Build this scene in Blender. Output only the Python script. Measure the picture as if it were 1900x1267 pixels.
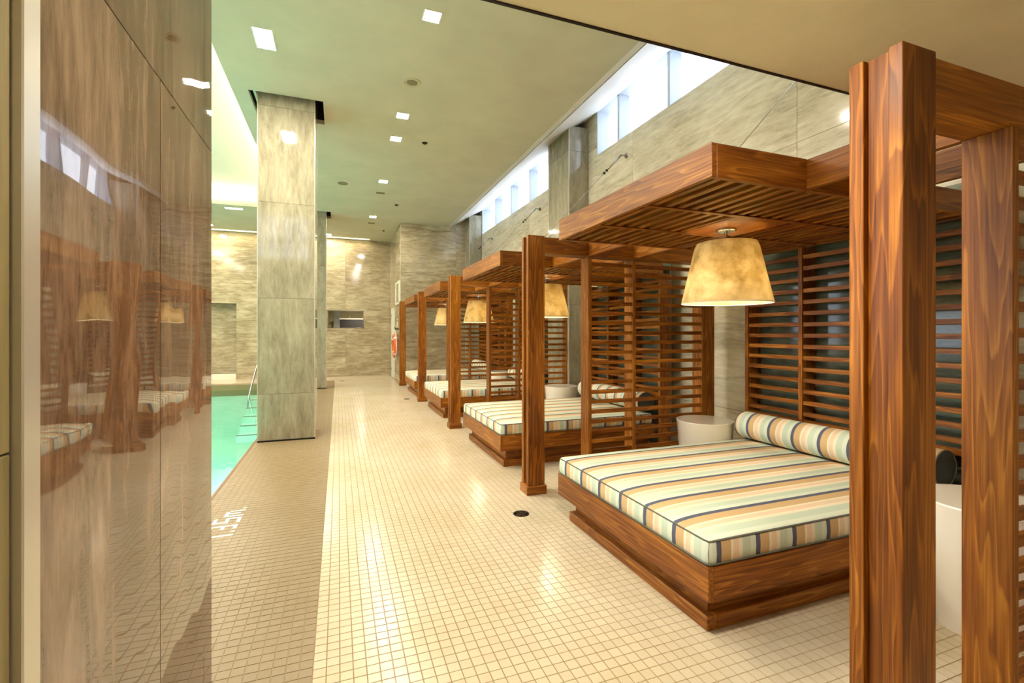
import bpy, bmesh, math, random
import numpy as np
from mathutils import Vector
random.seed(4)
for o in list(bpy.data.objects): bpy.data.objects.remove(o, do_unlink=True)
scene = bpy.context.scene
C = scene.collection
R = math.radians

# ------------------------------------------------------------------ camera
cam = bpy.data.cameras.new('camera')
cam.sensor_width = 36.0
cam.lens = 868 / 1900 * 36
cam.shift_y = -15.5 / 1900
cam.clip_start = 0.02
camo = bpy.data.objects.new('camera', cam); C.objects.link(camo)
camo.location = (0, 0, 1.4)
camo.rotation_euler = (R(90), 0, R(-20.35))
scene.camera = camo

# ------------------------------------------------------------------ world, exposure
W = bpy.data.worlds.new('sky'); scene.world = W; W.use_nodes = True
wb = W.node_tree.nodes['Background']
wb.inputs[0].default_value = (0.82, 0.91, 1.0, 1); wb.inputs[1].default_value = 3.3
scene.view_settings.view_transform = 'Standard'
scene.view_settings.look = 'None'
scene.view_settings.gamma = 1.0
scene.view_settings.use_curve_mapping = False
scene.view_settings.exposure = 0.62

LAMP_WARM = (1.0, 0.90, 0.74)
DOWNLIGHT = 420.0       # emission of the square downlight lenses
COVE = 21.0            # emission of the hidden cove strips
PENDANT = 9.0         # watts of each pendant bulb

# ------------------------------------------------------------------ colour helpers
def lin(c):
    return tuple(((v/255)/12.92 if v/255 <= .04045 else ((v/255+.055)/1.055)**2.4) for v in c) + (1,)

class NT:
    def __init__(s, name):
        s.m = bpy.data.materials.new(name); s.m.use_nodes = True
        s.t = s.m.node_tree; s.b = s.t.nodes['Principled BSDF']; s.o = s.t.nodes['Material Output']
    def n(s, kind, **kw):
        x = s.t.nodes.new('ShaderNode' + kind)
        for k, v in kw.items(): setattr(x, k, v)
        return x
    def l(s, a, b): s.t.links.new(a, b)
    def coords(s, scale, rnd=True, out='Object'):
        tc = s.n('TexCoord'); mp = s.n('Mapping')
        mp.inputs['Scale'].default_value = scale
        s.l(tc.outputs[out], mp.inputs['Vector'])
        if rnd:
            oi = s.n('ObjectInfo'); mu = s.n('VectorMath', operation='SCALE')
            mu.inputs[0].default_value = (31.0, 17.0, 23.0)
            s.l(oi.outputs['Random'], mu.inputs['Scale']); s.l(mu.outputs[0], mp.inputs['Location'])
        return mp.outputs[0]
    def noise(s, vec, scale, detail=4, rough=.55, dist=0):
        x = s.n('TexNoise'); x.inputs['Scale'].default_value = scale; x.inputs['Detail'].default_value = detail
        x.inputs['Roughness'].default_value = rough; x.inputs['Distortion'].default_value = dist
        s.l(vec, x.inputs['Vector']); return x.outputs[0]
    def ramp(s, fac, stops, interp='LINEAR'):
        x = s.n('ValToRGB'); cr = x.color_ramp; cr.interpolation = interp
        while len(cr.elements) < len(stops): cr.elements.new(.5)
        for e, (p, c) in zip(cr.elements, stops): e.position = p; e.color = c
        s.l(fac, x.inputs[0]); return x.outputs[0]
    def mix(s, a, b, fac, mode='MIX'):
        x = s.n('Mix', data_type='RGBA', blend_type=mode)
        for sock, v in ((x.inputs[0], fac), (x.inputs[6], a), (x.inputs[7], b)):
            if hasattr(v, 'is_linked'): s.l(v, sock)
            else: sock.default_value = v
        return x.outputs[2]
    def bump(s, h, strength, dist=.01):
        x = s.n('Bump'); x.inputs['Strength'].default_value = strength; x.inputs['Distance'].default_value = dist
        s.l(h, x.inputs['Height']); s.l(x.outputs[0], s.b.inputs['Normal']); return x
    def set(s, color=None, rough=None, metal=None, spec=None, coat=None):
        for k, v in (('Base Color', color), ('Roughness', rough), ('Metallic', metal), ('Specular IOR Level', spec), ('Coat Weight', coat)):
            if v is None: continue
            if hasattr(v, 'is_linked'): s.l(v, s.b.inputs[k])
            else: s.b.inputs[k].default_value = v
        return s.m

def plain(name, rgb, rough=.5, metal=0, spec=.5, coat=None):
    t = NT(name); return t.set(lin(rgb), rough, metal, spec, coat)

def emit(name, rgb, strength):
    t = NT(name); e = t.n('Emission'); e.inputs[0].default_value = rgb + (1,) if len(rgb) == 3 else rgb
    e.inputs[1].default_value = strength; t.l(e.outputs[0], t.o.inputs[0]); return t.m

def wood(name, axis):
    t = NT(name)
    # growth rings cut lengthwise: a band pattern warped by long noise gives cathedral figure
    sc = [7, 7, 7]; sc[axis] = .55
    v = t.coords(sc)
    n1 = t.noise(v, .9, 3, .5, .2)
    mu = t.n('Math', operation='MULTIPLY'); mu.inputs[1].default_value = 15.0; t.l(n1, mu.inputs[0])
    fr = t.n('Math', operation='FRACT'); t.l(mu.outputs[0], fr.inputs[0])
    ring = t.ramp(fr.outputs[0], [(0, (.42, .42, .42, 1)), (.6, (.56, .56, .56, 1)), (.86, (.78, .78, .78, 1)), (.93, (.72, .72, .72, 1)), (1, (.42, .42, .42, 1))])
    sc2 = [110, 110, 110]; sc2[axis] = 2.2
    n2 = t.noise(t.coords(sc2), 1.0, 3, .6)
    sc3 = [5, 5, 5]; sc3[axis] = .8
    n3 = t.noise(t.coords(sc3), 1.0, 3, .6)
    f = t.mix(ring, n2, .5); f = t.mix(f, n3, .35)
    col = t.ramp(f, [(.34, lin((68, 31, 9))), (.46, lin((122, 68, 18))), (.56, lin((156, 95, 27))), (.70, lin((198, 134, 52)))])
    oi = t.n('ObjectInfo')
    tone = t.ramp(oi.outputs['Random'], [(0, (.84, .80, .76, 1)), (1, (1.08, 1.08, 1.05, 1))])
    col = t.mix(col, tone, 1.0, 'MULTIPLY')
    t.bump(n2, .06, .002)
    return t.set(col, .36, 0, .28)

def stone(name, scale, dark, mid, light, rough=.1, wave=0, coat=None, spec=.5):
    t = NT(name)
    n1 = t.noise(t.coords(scale), 1.0, 8, .70, .9)
    n2 = t.noise(t.coords(tuple(s*3.2 for s in scale)), 1.0, 6, .72, .3)
    n3 = t.noise(t.coords((1.4, 1.4, 1.4)), 1.0, 3, .5)
    f = t.mix(n1, n2, .42); f = t.mix(f, n3, .18)
    col = t.ramp(f, [(.34, lin(dark)), (.47, lin(mid)), (.62, lin(light))])
    if wave:
        w = t.noise(t.coords((1, 1, .7), rnd=True), 1.6, 1, .3)
        t.bump(w, wave, .02)
    return t.set(col, rough, 0, spec, coat)

M = {}
M['wood_x'], M['wood_y'], M['wood_z'] = wood('cedar_x', 0), wood('cedar_y', 1), wood('cedar_z', 2)
M['stone_h'] = stone('stone_horizontal', (1.5, 1.5, 9), (116, 100, 74), (168, 152, 120), (208, 194, 162), .09)
M['stone_pale'] = stone('stone_pale_horizontal', (1.5, 1.5, 9), (160, 148, 122), (204, 193, 165), (230, 222, 198), .09)
M['stone_green'] = stone('stone_dark_green', (1.5, 1.5, 9), (62, 68, 56), (92, 98, 82), (124, 128, 108), .1)
M['stone_v'] = stone('stone_vertical', (8, 8, 1.7), (116, 109, 89), (148, 140, 117), (176, 168, 144), .06)
M['stone_panel'] = stone('stone_brown_panel', (9, 9, 1.5), (48, 35, 26), (94, 73, 55), (142, 117, 94), .015, spec=1.0)
M['stone_matte'] = stone('stone_matte', (7, 7, .9), (84, 74, 44), (122, 108, 68), (150, 136, 90), .4)
M['backing'] = plain('wall_backing', (70, 62, 50), .9)
M['trim'] = plain('metal_trim', (205, 200, 185), .28, .6)
M['steel'] = plain('brushed_steel', (190, 188, 180), .22, 1.0)
M['dark_metal'] = plain('dark_metal', (44, 40, 36), .4, .8)
def plaster(name, rgb, bump=.25):
    t = NT(name); v = t.coords((1, 1, 1), rnd=False)
    n = t.noise(v, 160, 3, .7); n2 = t.noise(v, 1.5, 4, .6)
    r = lin(rgb)
    col = t.ramp(n2, [(.3, tuple(c*.93 for c in r[:3]) + (1,)), (.7, tuple(c*1.05 for c in r[:3]) + (1,))])
    t.bump(n, bump, .004); return t.set(col, .8, 0, .25)
M['ceiling'] = plaster('ceiling_paint', (204, 200, 176), .1)
M['soffit'] = plaster('soffit_stucco', (246, 232, 198), .5)
M['white'] = plain('white_paint', (232, 230, 224), .6)
M['cove_white'] = plain('cove_white', (236, 228, 206), .7)
M['slope_white'] = plain('slope_white', (222, 222, 218), .55)
M['dark_gap'] = plain('shadow_gap', (18, 17, 15), .8)
M['grout'] = plain('floor_grout', (146, 122, 82), .85)
M['deck_grout'] = plain('deck_grout', (150, 130, 98), .85)
def tile(name, rgb, var, rough, stain=True):
    t = NT(name); g = t.n('NewGeometry'); oi = t.n('ObjectInfo')
    add = t.n('Math', operation='ADD'); fr = t.n('Math', operation='FRACT')
    t.l(g.outputs['Random Per Island'], add.inputs[0]); t.l(oi.outputs['Random'], add.inputs[1]); t.l(add.outputs[0], fr.inputs[0])
    a = lin([max(0, c - var) for c in rgb]); b = lin([min(255, c + var*.6) for c in rgb])
    col = t.ramp(fr.outputs[0], [(0, a), (1, b)])
    n = t.n('TexNoise'); n.inputs['Scale'].default_value = 1.1; n.inputs['Detail'].default_value = 3
    t.l(g.outputs['Position'], n.inputs['Vector'])
    st = t.ramp(n.outputs[0], [(.35, (.93, .90, .82, 1)), (.6, (1, 1, 1, 1))])
    col = t.mix(col, st, 1.0, 'MULTIPLY')
    return t.set(col, rough, 0, .5)
M['tile'] = tile('cream_tile', (208, 195, 170), 5, .20)
M['deck_tile'] = tile('brown_deck_tile', (140, 121, 90), 4, .36)
M['mark'] = plain('white_mosaic', (240, 234, 220), .35)
M['coping'] = plain('pool_coping', (126, 84, 56), .4)
M['table'] = plain('white_drum', (250, 242, 226), .18, 0, .5, .4)
M['door'] = plain('door_paint', (222, 222, 206), .45)
M['orange'] = plain('buoy_orange', (222, 104, 40), .45)
M['rope'] = plain('white_rope', (232, 226, 212), .8)
M['paper'] = plain('notice_paper', (226, 216, 196), .7)
M['red'] = plain('notice_red', (150, 60, 46), .7)
M['black'] = plain('black_cord', (20, 18, 16), .5)
M['speaker'] = plain('speaker_grille', (136, 126, 96), .7)
M['speaker_rim'] = plain('speaker_rim', (190, 182, 146), .6)
M['lens'] = emit('downlight_lens', LAMP_WARM, DOWNLIGHT)
M['lens_soffit_fill'] = emit('downlight_lens_soffit_fill', LAMP_WARM, 400)
M['lens_dim_fill'] = emit('downlight_lens_dim_fill', LAMP_WARM, 105)
M['lens_panel_fill'] = emit('panel_lens_fill', LAMP_WARM, 34)
M['slot_lens'] = emit('slot_lens', LAMP_WARM, 500)
M['pool_lens_fill'] = emit('pool_lens_fill', (.92, 1.0, .95), 160)
M['cove_strip'] = emit('cove_strip', (1.0, .88, .66), COVE)
M['bulb'] = emit('bulb', (1.0, .78, .48), 12)
M['pipe'] = plain('piping_dark', (96, 96, 84), .7)
M['cap'] = plain('bolster_end', (70, 76, 74), .8)
M['pool_tile'] = plain('pool_basin', (176, 230, 214), .5)
M['pool_band'] = plain('pool_band', (128, 112, 72), .4)
M['nosing'] = plain('step_nosing', (40, 70, 66), .5)
M['building'] = plain('outside_render', (236, 232, 226), .9)
M['olive'] = plain('lobby_wall', (150, 138, 92), .7)
M['dark_box'] = plain('dark_cabinet', (34, 26, 18), .5)
M['frame_white'] = plain('window_frame', (190, 198, 210), .4)

def shade_mat():
    t = NT('parchment_shade')
    n = t.noise(t.coords((1, 1, 1)), 9, 6, .65)
    col = t.ramp(n, [(.32, lin((186, 164, 112))), (.5, lin((216, 198, 152))), (.68, lin((234, 220, 182)))])
    t.set(col, .7, 0, .2)
    tr = t.n('BsdfTranslucent'); t.l(col, tr.inputs[0])
    mx = t.n('MixShader'); mx.inputs[0].default_value = .45
    t.l(t.b.outputs[0], mx.inputs[1]); t.l(tr.outputs[0], mx.inputs[2]); t.l(mx.outputs[0], t.o.inputs[0])
    return t.m
M['shade'] = shade_mat()

def glass_mat(name, tint, ior):
    t = NT(name)
    fr = t.n('Fresnel'); fr.inputs[0].default_value = ior
    tr = t.n('BsdfTransparent'); tr.inputs[0].default_value = tint
    gl = t.n('BsdfGlossy'); gl.inputs['Roughness'].default_value = .02
    ge = t.n('NewGeometry'); iv = t.n('Mix', data_type='FLOAT'); iv.inputs[2].default_value = ior; iv.inputs[3].default_value = 1/ior
    t.l(ge.outputs['Backfacing'], iv.inputs[0]); t.l(iv.outputs[0], fr.inputs[0])
    mx = t.n('MixShader'); t.l(fr.outputs[0], mx.inputs[0]); t.l(tr.outputs[0], mx.inputs[1]); t.l(gl.outputs[0], mx.inputs[2])
    t.l(mx.outputs[0], t.o.inputs[0])
    return t, fr, gl
M['glass'] = glass_mat('pane_glass', (.97, .98, 1, 1), 1.45)[0].m
def water_mat():
    t, fr, gl = glass_mat('pool_water', (.72, .96, .89, 1), 1.33)
    n = t.n('TexNoise'); n.inputs['Scale'].default_value = 2.5; n.inputs['Detail'].default_value = 2
    tc = t.n('TexCoord'); t.l(tc.outputs['Object'], n.inputs['Vector'])
    b = t.n('Bump'); b.inputs['Strength'].default_value = .12; b.inputs['Distance'].default_value = .02
    t.l(n.outputs[0], b.inputs['Height']); t.l(b.outputs[0], gl.inputs['Normal']); t.l(b.outputs[0], fr.inputs['Normal'])
    return t.m
M['water'] = water_mat()

def stripe_mat(name, along_y_only, period=.236, phase=0.0):
    """awning stripes woven across the bed; the end boxing is cut across the other way"""
    t = NT(name); tc = t.n('TexCoord'); sp = t.n('SeparateXYZ'); t.l(tc.outputs['Object'], sp.inputs[0])
    src = sp.outputs['Y']
    if not along_y_only:
        ns = t.n('SeparateXYZ'); t.l(tc.outputs['Normal'], ns.inputs[0])
        ab = t.n('Math', operation='ABSOLUTE'); t.l(ns.outputs['Y'], ab.inputs[0])
        gt = t.n('Math', operation='GREATER_THAN'); gt.inputs[1].default_value = .75; t.l(ab.outputs[0], gt.inputs[0])
        ngx = t.n('Math', operation='MULTIPLY'); ngx.inputs[1].default_value = -1; t.l(sp.outputs['X'], ngx.inputs[0])
        mx = t.n('Mix', data_type='FLOAT'); t.l(gt.outputs[0], mx.inputs[0]); t.l(src, mx.inputs[2]); t.l(ngx.outputs[0], mx.inputs[3])
        src = mx.outputs[0]
    a = t.n('Math', operation='ADD'); a.inputs[1].default_value = 50*period + phase; t.l(src, a.inputs[0])
    d = t.n('Math', operation='DIVIDE'); d.inputs[1].default_value = period; t.l(a.outputs[0], d.inputs[0])
    f = t.n('Math', operation='FRACT'); t.l(d.outputs[0], f.inputs[0])
    navy, tan, peach, cream, mint, pale = (lin(c) for c in ((92, 98, 116), (206, 174, 128), (230, 206, 176), (236, 226, 200), (198, 212, 192), (216, 224, 206)))
    # fraction grows with Y; towards -Y: navy, tan, peach, mint
    col = t.ramp(f.outputs[0], [(0, pale), (.14, mint), (.34, cream), (.44, peach), (.58, cream), (.64, tan), (.88, navy)], 'CONSTANT')
    wv = t.noise(t.coords((300, 300, 300), rnd=False), 1, 2)
    t.bump(t.noise(t.coords((1, 1, 1), rnd=True), 7, 3), .25, .012)
    return t.set(col, .85, 0, .15)
M['stripe'] = stripe_mat('striped_fabric', False, .236, .05)
M['stripe_b'] = stripe_mat('striped_fabric_bolster', True, .21, .02)

# ------------------------------------------------------------------ object helpers
WP = {}
def link(name, me, loc, parent=None):
    o = bpy.data.objects.new(name, me); C.objects.link(o)
    loc = Vector(loc); WP[o] = loc
    if parent is not None:
        o.parent = parent; o.location = loc - WP[parent]
    else:
        o.location = loc
    return o
def tag(o, label=None, cat=None, group=None, kind=None):
    if label: o['label'] = label
    if cat: o['category'] = cat
    if group: o['group'] = group
    if kind: o['kind'] = kind
    return o
def thing(name, loc, label, cat, group=None):
    return tag(link(name, None, loc), label, cat, group)
def mesh_from(name, v, f, mat, smooth=False):
    me = bpy.data.meshes.new(name); me.from_pydata([tuple(p) for p in v], [], f)
    for m in (mat if isinstance(mat, (list, tuple)) else [mat]): me.materials.append(m)
    if smooth: me.polygons.foreach_set('use_smooth', [True]*len(me.polygons))
    me.update(); return me
_cache = {}
def box_mesh(dx, dy, dz, mat, bev):
    k = (round(dx, 4), round(dy, 4), round(dz, 4), mat.name, bev)
    if k in _cache: return _cache[k]
    bm = bmesh.new(); bmesh.ops.create_cube(bm, size=1)
    for v in bm.verts: v.co = (v.co.x*dx, v.co.y*dy, v.co.z*dz)
    if bev: bmesh.ops.bevel(bm, geom=bm.edges[:], offset=min(bev, .4*min(dx, dy, dz)), segments=1, affect='EDGES')
    me = bpy.data.meshes.new('box'); bm.to_mesh(me); bm.free(); me.materials.append(mat)
    _cache[k] = me; return me
def box(name, x0, x1, y0, y1, z0, z1, mat, parent=None, bev=0):
    m = M[mat] if isinstance(mat, str) else mat
    return link(name, box_mesh(x1-x0, y1-y0, z1-z0, m, bev), ((x0+x1)/2, (y0+y1)/2, (z0+z1)/2), parent)
def boxes_mesh(name, rects, mat, parent=None, origin=None, bev=0):
    """several boxes that are one part (for example a frame)"""
    bm = bmesh.new()
    lo = [min(r[i] for r in rects) for i in (0, 2, 4)]; hi = [max(r[i] for r in rects) for i in (1, 3, 5)]
    o = Vector(origin) if origin else Vector(((lo[0]+hi[0])/2, (lo[1]+hi[1])/2, (lo[2]+hi[2])/2))
    for x0, x1, y0, y1, z0, z1 in rects:
        b2 = bmesh.new(); bmesh.ops.create_cube(b2, size=1)
        for v in b2.verts: v.co = (v.co.x*(x1-x0)+(x0+x1)/2-o.x, v.co.y*(y1-y0)+(y0+y1)/2-o.y, v.co.z*(z1-z0)+(z0+z1)/2-o.z)
        if bev: bmesh.ops.bevel(b2, geom=b2.edges[:], offset=bev, segments=1, affect='EDGES')
        t = bpy.data.meshes.new('t'); b2.to_mesh(t); b2.free(); bm.from_mesh(t); bpy.data.meshes.remove(t)
    me = bpy.data.meshes.new(name); bm.to_mesh(me); bm.free(); me.materials.append(M[mat] if isinstance(mat, str) else mat)
    return link(name, me, o, parent)
def plate(name, axis, lo, hi, us, vs, solid, mat, parent=None):
    """a slab normal to `axis`, cut into the grid us x vs, keeping the cells where solid(u, v)"""
    rects = []
    for i in range(len(us)-1):
        run = None
        for j in range(len(vs)-1):
            ok = solid((us[i]+us[i+1])/2, (vs[j]+vs[j+1])/2)
            if ok: run = (run[0], vs[j+1]) if run else (vs[j], vs[j+1])
            if run and (not ok or j == len(vs)-2):
                a, b = us[i], us[i+1]; c, d = run
                rects.append({0: (lo, hi, a, b, c, d), 1: (a, b, lo, hi, c, d), 2: (a, b, c, d, lo, hi)}[axis]); run = None
    return boxes_mesh(name, rects, mat, parent)
def lathe(name, prof, mat, loc, parent=None, seg=48, axis=2, smooth=True, closed=False):
    v, f = [], []
    for r, z in prof:
        for i in range(seg):
            a = 2*math.pi*i/seg; p = [r*math.cos(a), r*math.sin(a), z]
            if axis == 1: p = [p[0], p[2], p[1]]
            if axis == 0: p = [p[2], p[0], p[1]]
            v.append(p)
    n = len(prof)
    for k in range(n if closed else n-1):
        k2 = (k+1) % n
        for i in range(seg):
            j = (i+1) % seg; f.append((k*seg+i, k*seg+j, k2*seg+j, k2*seg+i))
    if not closed:
        if prof[0][0] > 1e-5: f.append(tuple(range(seg))[::-1])
        if prof[-1][0] > 1e-5: f.append(tuple((n-1)*seg+i for i in range(seg)))
    me = mesh_from(name, v, f, M[mat] if isinstance(mat, str) else mat, smooth)
    bm = bmesh.new(); bm.from_mesh(me); bmesh.ops.remove_doubles(bm, verts=bm.verts, dist=1e-6); bmesh.ops.recalc_face_normals(bm, faces=bm.faces)
    for e in bm.edges:
        if len(e.link_faces) == 2 and e.calc_face_angle(0) > R(40): e.smooth = False
    bm.to_mesh(me); bm.free()
    return link(name, me, loc, parent)
def tube(name, pts, r, mat, parent=None, seg=10, smooth_n=0, closed=False):
    P = [Vector(p) for p in pts]
    for _ in range(smooth_n):
        Q = [] if closed else [P[0]]
        for i in range(len(P) if closed else len(P)-1):
            a, b = P[i], P[(i+1) % len(P)]; Q += [a*.75+b*.25, a*.25+b*.75]
        if not closed: Q.append(P[-1])
        P = Q
    o = sum(P, Vector())/len(P); v, f = [], []
    n = len(P); up = None
    for i, p in enumerate(P):
        d = (P[(i+1) % n]-P[i-1]) if closed else (P[min(i+1, n-1)]-P[max(i-1, 0)])
        d.normalize()
        if up is None: up = d.orthogonal().normalized()
        up = (up - d*up.dot(d)).normalized(); s = d.cross(up)
        for k in range(seg):
            a = 2*math.pi*k/seg; v.append(p-o+(up*math.cos(a)+s*math.sin(a))*r)
    for i in range(n if closed else n-1):
        i2 = (i+1) % n
        for k in range(seg):
            k2 = (k+1) % seg; f.append((i*seg+k, i2*seg+k, i2*seg+k2, i*seg+k2))
    if not closed: f += [tuple(range(seg)), tuple((n-1)*seg+k for k in range(seg))[::-1]]
    me = mesh_from(name, v, f, M[mat], True)
    return link(name, me, o, parent)
def rect_sub(r, holes):
    out = [r]
    for h in holes:
        nxt = []
        for a0, a1, b0, b1 in out:
            if h[0] >= a1 or h[1] <= a0 or h[2] >= b1 or h[3] <= b0: nxt.append((a0, a1, b0, b1)); continue
            if b0 < h[2]: nxt.append((a0, a1, b0, h[2]))
            if b1 > h[3]: nxt.append((a0, a1, h[3], b1))
            c0, c1 = max(b0, h[2]), min(b1, h[3])
            if a0 < h[0]: nxt.append((a0, h[0], c0, c1))
            if a1 > h[1]: nxt.append((h[1], a1, c0, c1))
        out = nxt
    return [q for q in out if q[1]-q[0] > .01 and q[3]-q[2] > .01]
PH, PWID = 1.237, 2.47
def panels(parent, axis, pos, thick, u0, u1, v0, v1, mat, holes=(), voff=.615, uoff=0., pw=PWID, ph=PH):
    """stone slabs hung on a wall: axis = wall normal, pos = backing face, thick signed; open joints 3 mm"""
    us = [u0]; k = uoff
    while k < u1:
        if k > u0+.02: us.append(k)
        k += pw
    us.append(u1); vs = [v0]; k = voff
    while k < v1:
        if k > v0+.02: vs.append(k)
        k += ph
    vs.append(v1); g = .0015
    for i in range(len(us)-1):
        for j in range(len(vs)-1):
            for a0, a1, b0, b1 in rect_sub((us[i], us[i+1], vs[j], vs[j+1]), holes):
                p = sorted((pos, pos+thick)); a0 += g; a1 -= g; b0 += g; b1 -= g
                if axis == 0: box('stone_slab', p[0], p[1], a0, a1, b0, b1, mat, parent, .001)
                else: box('stone_slab', a0, a1, p[0], p[1], b0, b1, mat, parent, .001)

# ================================================================== the setting
XW = 3.81            # right wall face
XP = -.385           # glossy panel wall face (left of camera)
YF = 16.12           # far wall face
YB, XB = 13.2, 1.605 # stone block: near face, side face
ZC = 4.45            # main ceiling
ZS, YS = 2.50, 1.48  # low soffit over the camera: underside, edge
XL = -6.6            # far side of the pool room
YN = 1.80            # near end wall of the pool room
YBK = -4.6           # wall behind the camera
PX0, PX1, PY0, PY1 = -5.4, -1.0, 2.6, 14.5   # pool
XBR = -.1            # brown / cream boundary
YBR = 14.85          # end of brown strip

# floor slabs (grout level) with tiles as pieces
T, H4 = .0527, .002
floor = tag(boxes_mesh('floor', [(XBR, 4.3, YBK, YBR, -.12, -H4), (PX1, 4.3, YBR, YF+.3, -.12, -H4)], 'grout'), kind='structure')
deck = tag(boxes_mesh('floor_deck', [(PX1, XBR, YBK, YBR, -.12, -H4), (XL, PX1, PY1, YF+.3, -.12, -H4), (XL, PX1, YN, PY0, -.12, -H4), (XL, PX0, PY0, PY1, -.12, -H4)], 'deck_grout'), kind='structure')
TH, CS = math.sin(R(20.35)), math.cos(R(20.35))
def visible(x, y):
    d = x*TH + y*CS
    if d < .4: return None
    u = 950 + 868*(x*CS-y*TH)/d; v = 618 + 868*1.4/d
    return d if (400 < u < 1900 and v < 1262) else None
def blocked(x, y):      # under a daybed plinth or table
    for by in (1.737, 4.62, 7.62, 10.42):
        if 1.64 < x < 3.44 and by+.02 < y < by+1.37: return True
    for qx, qy in ((1.534, .878), (1.534, 3.735), (1.534, 6.73)):
        if qx-.02 < x < qx+.17 and qy-.02 < y < qy+.17: return True
    if (x-1.328)**2 + (y-3.376)**2 < .075**2: return True
    return False
def tiles(parent, name, x0, x1, y0, y1, mat, nparts, skip):
    nx, ny = int(round((x1-x0)/T)), int(round((y1-y0)/T))
    g, b = .0017, .0008
    cells = []
    for i in range(nx):
        for j in range(ny):
            x, y = x0+(i+.5)*T, y0+(j+.5)*T
            if skip(x, y): continue
            d = visible(x, y)
            if d is not None and (blocked(x, y) or x > 1.60 and y < 2.0 and x > 1.75): d = None
            cells.append((d if d is not None else 99, x, y))
    cells.sort()
    h = T/2-g
    tv = np.array([(-h, -h, -H4), (h, -h, -H4), (h, h, -H4), (-h, h, -H4), (-h+b, -h+b, 0), (h-b, -h+b, 0), (h-b, h-b, 0), (-h+b, h-b, 0)])
    tf = [(4, 5, 6, 7), (0, 1, 5, 4), (1, 2, 6, 5), (2, 3, 7, 6), (3, 0, 4, 7)]
    me = mesh_from(name, tv, tf, M[mat])
    for d, x, y in cells[:nparts]: link(name, me, (x, y, random.uniform(-.0004, .0002)), parent)
    rest = np.array([(x, y, 0) for _, x, y in cells[nparts:]]); n = len(rest)
    rest[:, 2] = np.random.default_rng(3).uniform(-.0004, .0002, n)
    V = (rest[:, None, :] + tv[None]).reshape(-1, 3)
    F = (np.array(tf)[None] + (np.arange(n)*8)[:, None, None]).reshape(-1, 4)
    m2 = bpy.data.meshes.new(name + '_field'); m2.vertices.add(len(V)); m2.vertices.foreach_set('co', V.ravel())
    m2.loops.add(F.size); m2.loops.foreach_set('vertex_index', F.ravel().astype(np.int32))
    m2.polygons.add(len(F)); m2.polygons.foreach_set('loop_start', np.arange(0, F.size, 4, dtype=np.int32))
    m2.update(calc_edges=True); m2.shade_flat(); m2.materials.append(M[mat])
    tag(link(name + '_field', m2, (0, 0, 0), parent), kind='stuff')
def in_col(x, y): return any(-1.0 < x < -.27 and a < y < b for a, b in ((6.73, 7.36), (12.7, 13.32)))
tiles(floor, 'floor_tile', XBR, XW, -1.0, YF, 'tile', 300, lambda x, y: (y > YB and x > XB) or (x < XBR+T and y > YBR+99))
tiles(deck, 'deck_tile', XBR-17*T, XBR, .6, YBR, 'deck_tile', 300, lambda x, y: in_col(x, y))
# cream tiles beyond the brown strip
box('landing_tiles', XL, XBR, YBR, YF, -H4, 0, 'tile', floor)
# mosaic depth marking 1.35m. set into the deck (read from the cream side)
q = .0262
def glyph(rows, y0):      # rows from top (towards the pool) to bottom
    out = []
    for r, line in enumerate(rows):
        for c, ch in enumerate(line):
            if ch == '#':
                xb = -.687 - (len(rows)-1-r)*q
                out.append((xb-q+.001, xb-.001, y0+c*q+.001, y0+(c+1)*q-.001, -.001, .0025))
    return out
ONE = ['#']*7
DOT = ['.']*6 + ['#']
THREE = ['###', '..#', '..#', '###', '..#', '..#', '###']
FIVE = ['####', '#...', '#...', '####', '...#', '...#', '####']
EM = ['.....', '.....', '####.', '#.#.#', '#.#.#', '#.#.#', '#...#']
for rows, y0 in ((ONE, 3.705), (DOT, 3.768), (THREE, 3.833), (FIVE, 3.957), (EM, 4.088), (DOT, 4.245)):
    boxes_mesh('marking_glyph', glyph(rows, y0), 'mark', deck)
box('pool_coping', PX1-.022, XBR-17*T-.001, PY0, PY1, -.06, .002, 'coping', deck, .003)

# pool
basin = tag(boxes_mesh('pool_basin', [(PX0-.15, PX1+.02, PY0-.15, PY1+.15, -1.5, -1.38), (PX1-.02, PX1+.02, PY0, PY1, -1.4, -.06),
     (PX0-.15, PX0, PY0-.15, PY1+.15, -1.4, -.125), (PX0, PX1, PY0-.15, PY0, -1.4, -.125), (PX0, PX1, PY1, PY1+.15, -1.4, -.17)], 'pool_tile'), kind='structure')
box('waterline_band', PX0, PX1-.02, PY1-.012, PY1+.0, -.30, -.006, 'pool_band', basin)
wat = mesh_from('pool_water', [(PX0, PY0, 0), (PX1-.02, PY0, 0), (PX1-.02, PY1-.012, 0), (PX0, PY1-.012, 0)], [(0, 1, 2, 3)], M['water'])
tag(link('pool_water', wat, (0, 0, -.15)), 'still turquoise pool water beside the brown tiled deck', 'water', kind='stuff')
stp = thing('pool_steps', (-1.5, 12.6, -.9), 'submerged pool steps with dark nosings under the handrail', 'steps')
for i in range(5):
    y = 13.3 - i*.38; z = -.24-.14*i
    st = box('step', -2.05, -1.03, y-.38, y, z-.14, z, 'pool_tile', stp)
    box('nosing', -2.05, -1.03, y-.38-.004, y-.29, z-.001, z+.004, 'nosing', st)
for y in (4.2, 7.0, 9.8):  # unseen underwater lamps, added to brighten the basin and water
    t = thing('pool_fill_light', (PX1-.02, y, -.75), 'unseen round underwater lamp added in the pool wall under the deck edge', 'light', 'added underwater lamps along the deck side')
    lathe('rim', [(.11, -.02), (.14, -.015), (.14, 0), (.11, 0)], 'steel', (PX1-.022, y, -.75), t, 28, 0, closed=True)
    lathe('lens', [(0, -.012), (.11, -.01), (.11, 0)], 'pool_lens_fill', (PX1-.022, y, -.75), t, 28, 0)
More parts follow.
